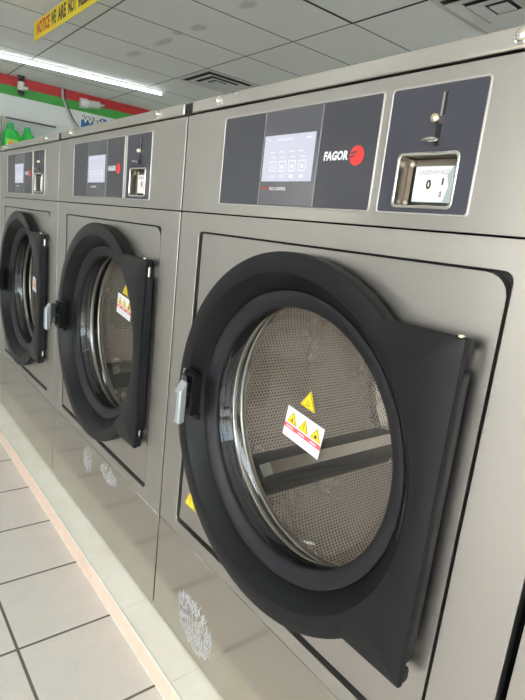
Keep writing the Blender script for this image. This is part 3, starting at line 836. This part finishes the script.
# wash sign
t = thing('wash_sign', 'small blue and white wall sign with bubble shapes and the word Wash', 'sign', (WX, 1.80, 1.85))
bm = bmesh.new(); box(bm, XL + .001, XL + .018, 1.580, 2.14, 1.80, 2.165, 0)
obj('sign_board', bm, M['white_ink'], t, bevel=.002)
bm = bmesh.new()
def disc(bm, y, z, r, x, mi=0, sy=1):
    bm.faces.new([bm.verts.new((x, y + r * sy * math.cos(a * PI / 16), z + r * math.sin(a * PI / 16))) for a in range(32)]).material_index = mi
disc(bm, 1.86, 2.090, .070, XL + .0185); disc(bm, 1.80, 2.02, .10, XL + .0187); disc(bm, 1.66, 2.06, .07, XL + .0186)
bm.faces.new([bm.verts.new(p) for p in ((XL + .0184, 1.59, 1.82), (XL + .0184, 1.96, 1.82), (XL + .0184, 1.96, 2.08), (XL + .0184, 1.59, 2.10))])
bm.faces.new([bm.verts.new(p) for p in ((XL + .0184, 1.965, 1.82), (XL + .0184, 2.13, 1.82), (XL + .0184, 2.13, 2.15), (XL + .0184, 1.965, 2.15))]).material_index = 1
obj('sign_artwork', bm, [M['wash_blue'], M['bottle_label']], t)
bm = bmesh.new()
for off, mi, bld, w in ((.006, 1, .09, .0005), (0, 0, .03, .0012)):
    pl = (lambda w0, of: lambda u, v, w_: (XL + .019 + w0, 1.600 - of + u, 2.068 - of + v))(w, off)
    text_bm(bm, 'Wash', .29 + 2 * off, .078 + 2 * off, pl, bld, 0, 0, mi)
obj('sign_lettering', bm, [M['white_ink'], M['sign_black']], t)

# security camera
cxm, cym = WX + .10, .985
t = thing('security_camera', 'small black and white security camera hanging at the ceiling corner of the left wall', 'security camera', (cxm, cym, H))
bm = bmesh.new(); lathe_pts = [(0, 0)]
cyl(bm, (cxm, cym, H - .001), (cxm, cym, H - .02), .040, 20, .036); cyl(bm, (cxm, cym, H - .02), (cxm, cym, H - .07), .022, 16, .030); obj('camera_mount', bm, M['camera_black'], t, smooth=40)
bm = bmesh.new(); cyl(bm, (cxm, cym, H - .06), (cxm, cym, H - .145), .036, 20, .034); cyl(bm, (cxm, cym, H - .115), (cxm + .02, cym + .07, H - .115), .020, 14, .016); obj('camera_body', bm, M['lamp_plastic'], t, smooth=40)
bm = bmesh.new(); bmesh.ops.create_uvsphere(bm, u_segments=20, v_segments=12, radius=.036, matrix=Matrix.Translation((cxm, cym, H - .158))); obj('camera_lens', bm, M['camera_black'], t, smooth=60)

SHIFT = {'wire_display_rack': (.055, .043), 'detergent_bottle': (.052, .026), 'emergency_light': (.090, .052), 'wash_sign': (.085, .052), 'cable_bundle': (.080, 0)}
for o in list(C.objects):
    k = o.name.split('.')[0]
    if o.parent is None and k in SHIFT: o.location.y += SHIFT[k][0]; o.location.z += SHIFT[k][1]
# ------------------------------------------------------------------ light
w = bpy.data.worlds.new('World'); bpy.context.scene.world = w; w.use_nodes = True
bg = w.node_tree.nodes['Background']
sky = w.node_tree.nodes.new('ShaderNodeTexSky'); sky.sky_type = 'NISHITA'; sky.sun_disc = False; sky.sun_elevation = math.radians(50); sky.sun_rotation = math.radians(200)
sky.dust_density = 4; sky.air_density = 1.0
hs = w.node_tree.nodes.new('ShaderNodeHueSaturation'); hs.inputs['Saturation'].default_value = .45
w.node_tree.links.new(sky.outputs[0], hs.inputs['Color']); w.node_tree.links.new(hs.outputs[0], bg.inputs[0])
bg.inputs[1].default_value = 1.52
sl = bpy.data.lights.new('sun', 'SUN'); sl.energy = 9; sl.angle = .02; sl.color = (1, .96, .90)
so = bpy.data.objects.new('sun', sl); C.objects.link(so); so.rotation_euler = Vector((-.35, .45, 1)).to_track_quat('Z', 'Y').to_euler()
def portal(loc, rot, sx, sy):
    l = bpy.data.lights.new('window_portal', 'AREA'); l.shape = 'RECTANGLE'; l.size = sx; l.size_y = sy; l.cycles.is_portal = True
    o = bpy.data.objects.new('window_portal', l); C.objects.link(o); o.location = loc; o.rotation_euler = rot
portal(((FW[0] + FW[1]) / 2, YF - .12, (FW[2] + FW[3]) / 2), (PI / 2, 0, 0), FW[1] - FW[0], FW[3] - FW[2])
portal(((FD[0] + FD[1]) / 2, YF - .12, (FD[2] + FD[3]) / 2), (PI / 2, 0, 0), FD[1] - FD[0], FD[3] - FD[2])
portal((XR_ + .12, (RW[0] + RW[1]) / 2, (RW[2] + RW[3]) / 2), (PI / 2, 0, PI / 2), RW[1] - RW[0], RW[3] - RW[2])

# ------------------------------------------------------------------ camera (solved from the photograph)
yaw, pitch, roll, f = math.radians(50.7538), math.radians(-12.5860), math.radians(6.3831), 527.714
fw = Vector((-math.sin(yaw) * math.cos(pitch), math.cos(yaw) * math.cos(pitch), math.sin(pitch)))
rt = Vector((math.cos(yaw), math.sin(yaw), 0)); up = rt.cross(fw)
r2 = rt * math.cos(roll) + up * math.sin(roll); u2 = -rt * math.sin(roll) + up * math.cos(roll)
cam = bpy.data.cameras.new('camera'); co = bpy.data.objects.new('camera', cam); C.objects.link(co)
m = Matrix((r2, u2, -fw)).transposed().to_4x4(); m.translation = Vector((1.1189, -.6256, 1.1022)); co.matrix_world = m
cam.sensor_fit = 'VERTICAL'; cam.sensor_height = 36; cam.sensor_width = 27; cam.lens = f / 700 * 36; cam.clip_start = .02
sc = bpy.context.scene; sc.camera = co
sc.view_settings.view_transform = 'Standard'; sc.view_settings.look = 'None'; sc.view_settings.gamma = 1; sc.view_settings.exposure = .23
sc.cycles.max_bounces = 10; sc.cycles.diffuse_bounces = 5; sc.cycles.glossy_bounces = 6; sc.cycles.transparent_max_bounces = 16; sc.cycles.sample_clamp_indirect = 6
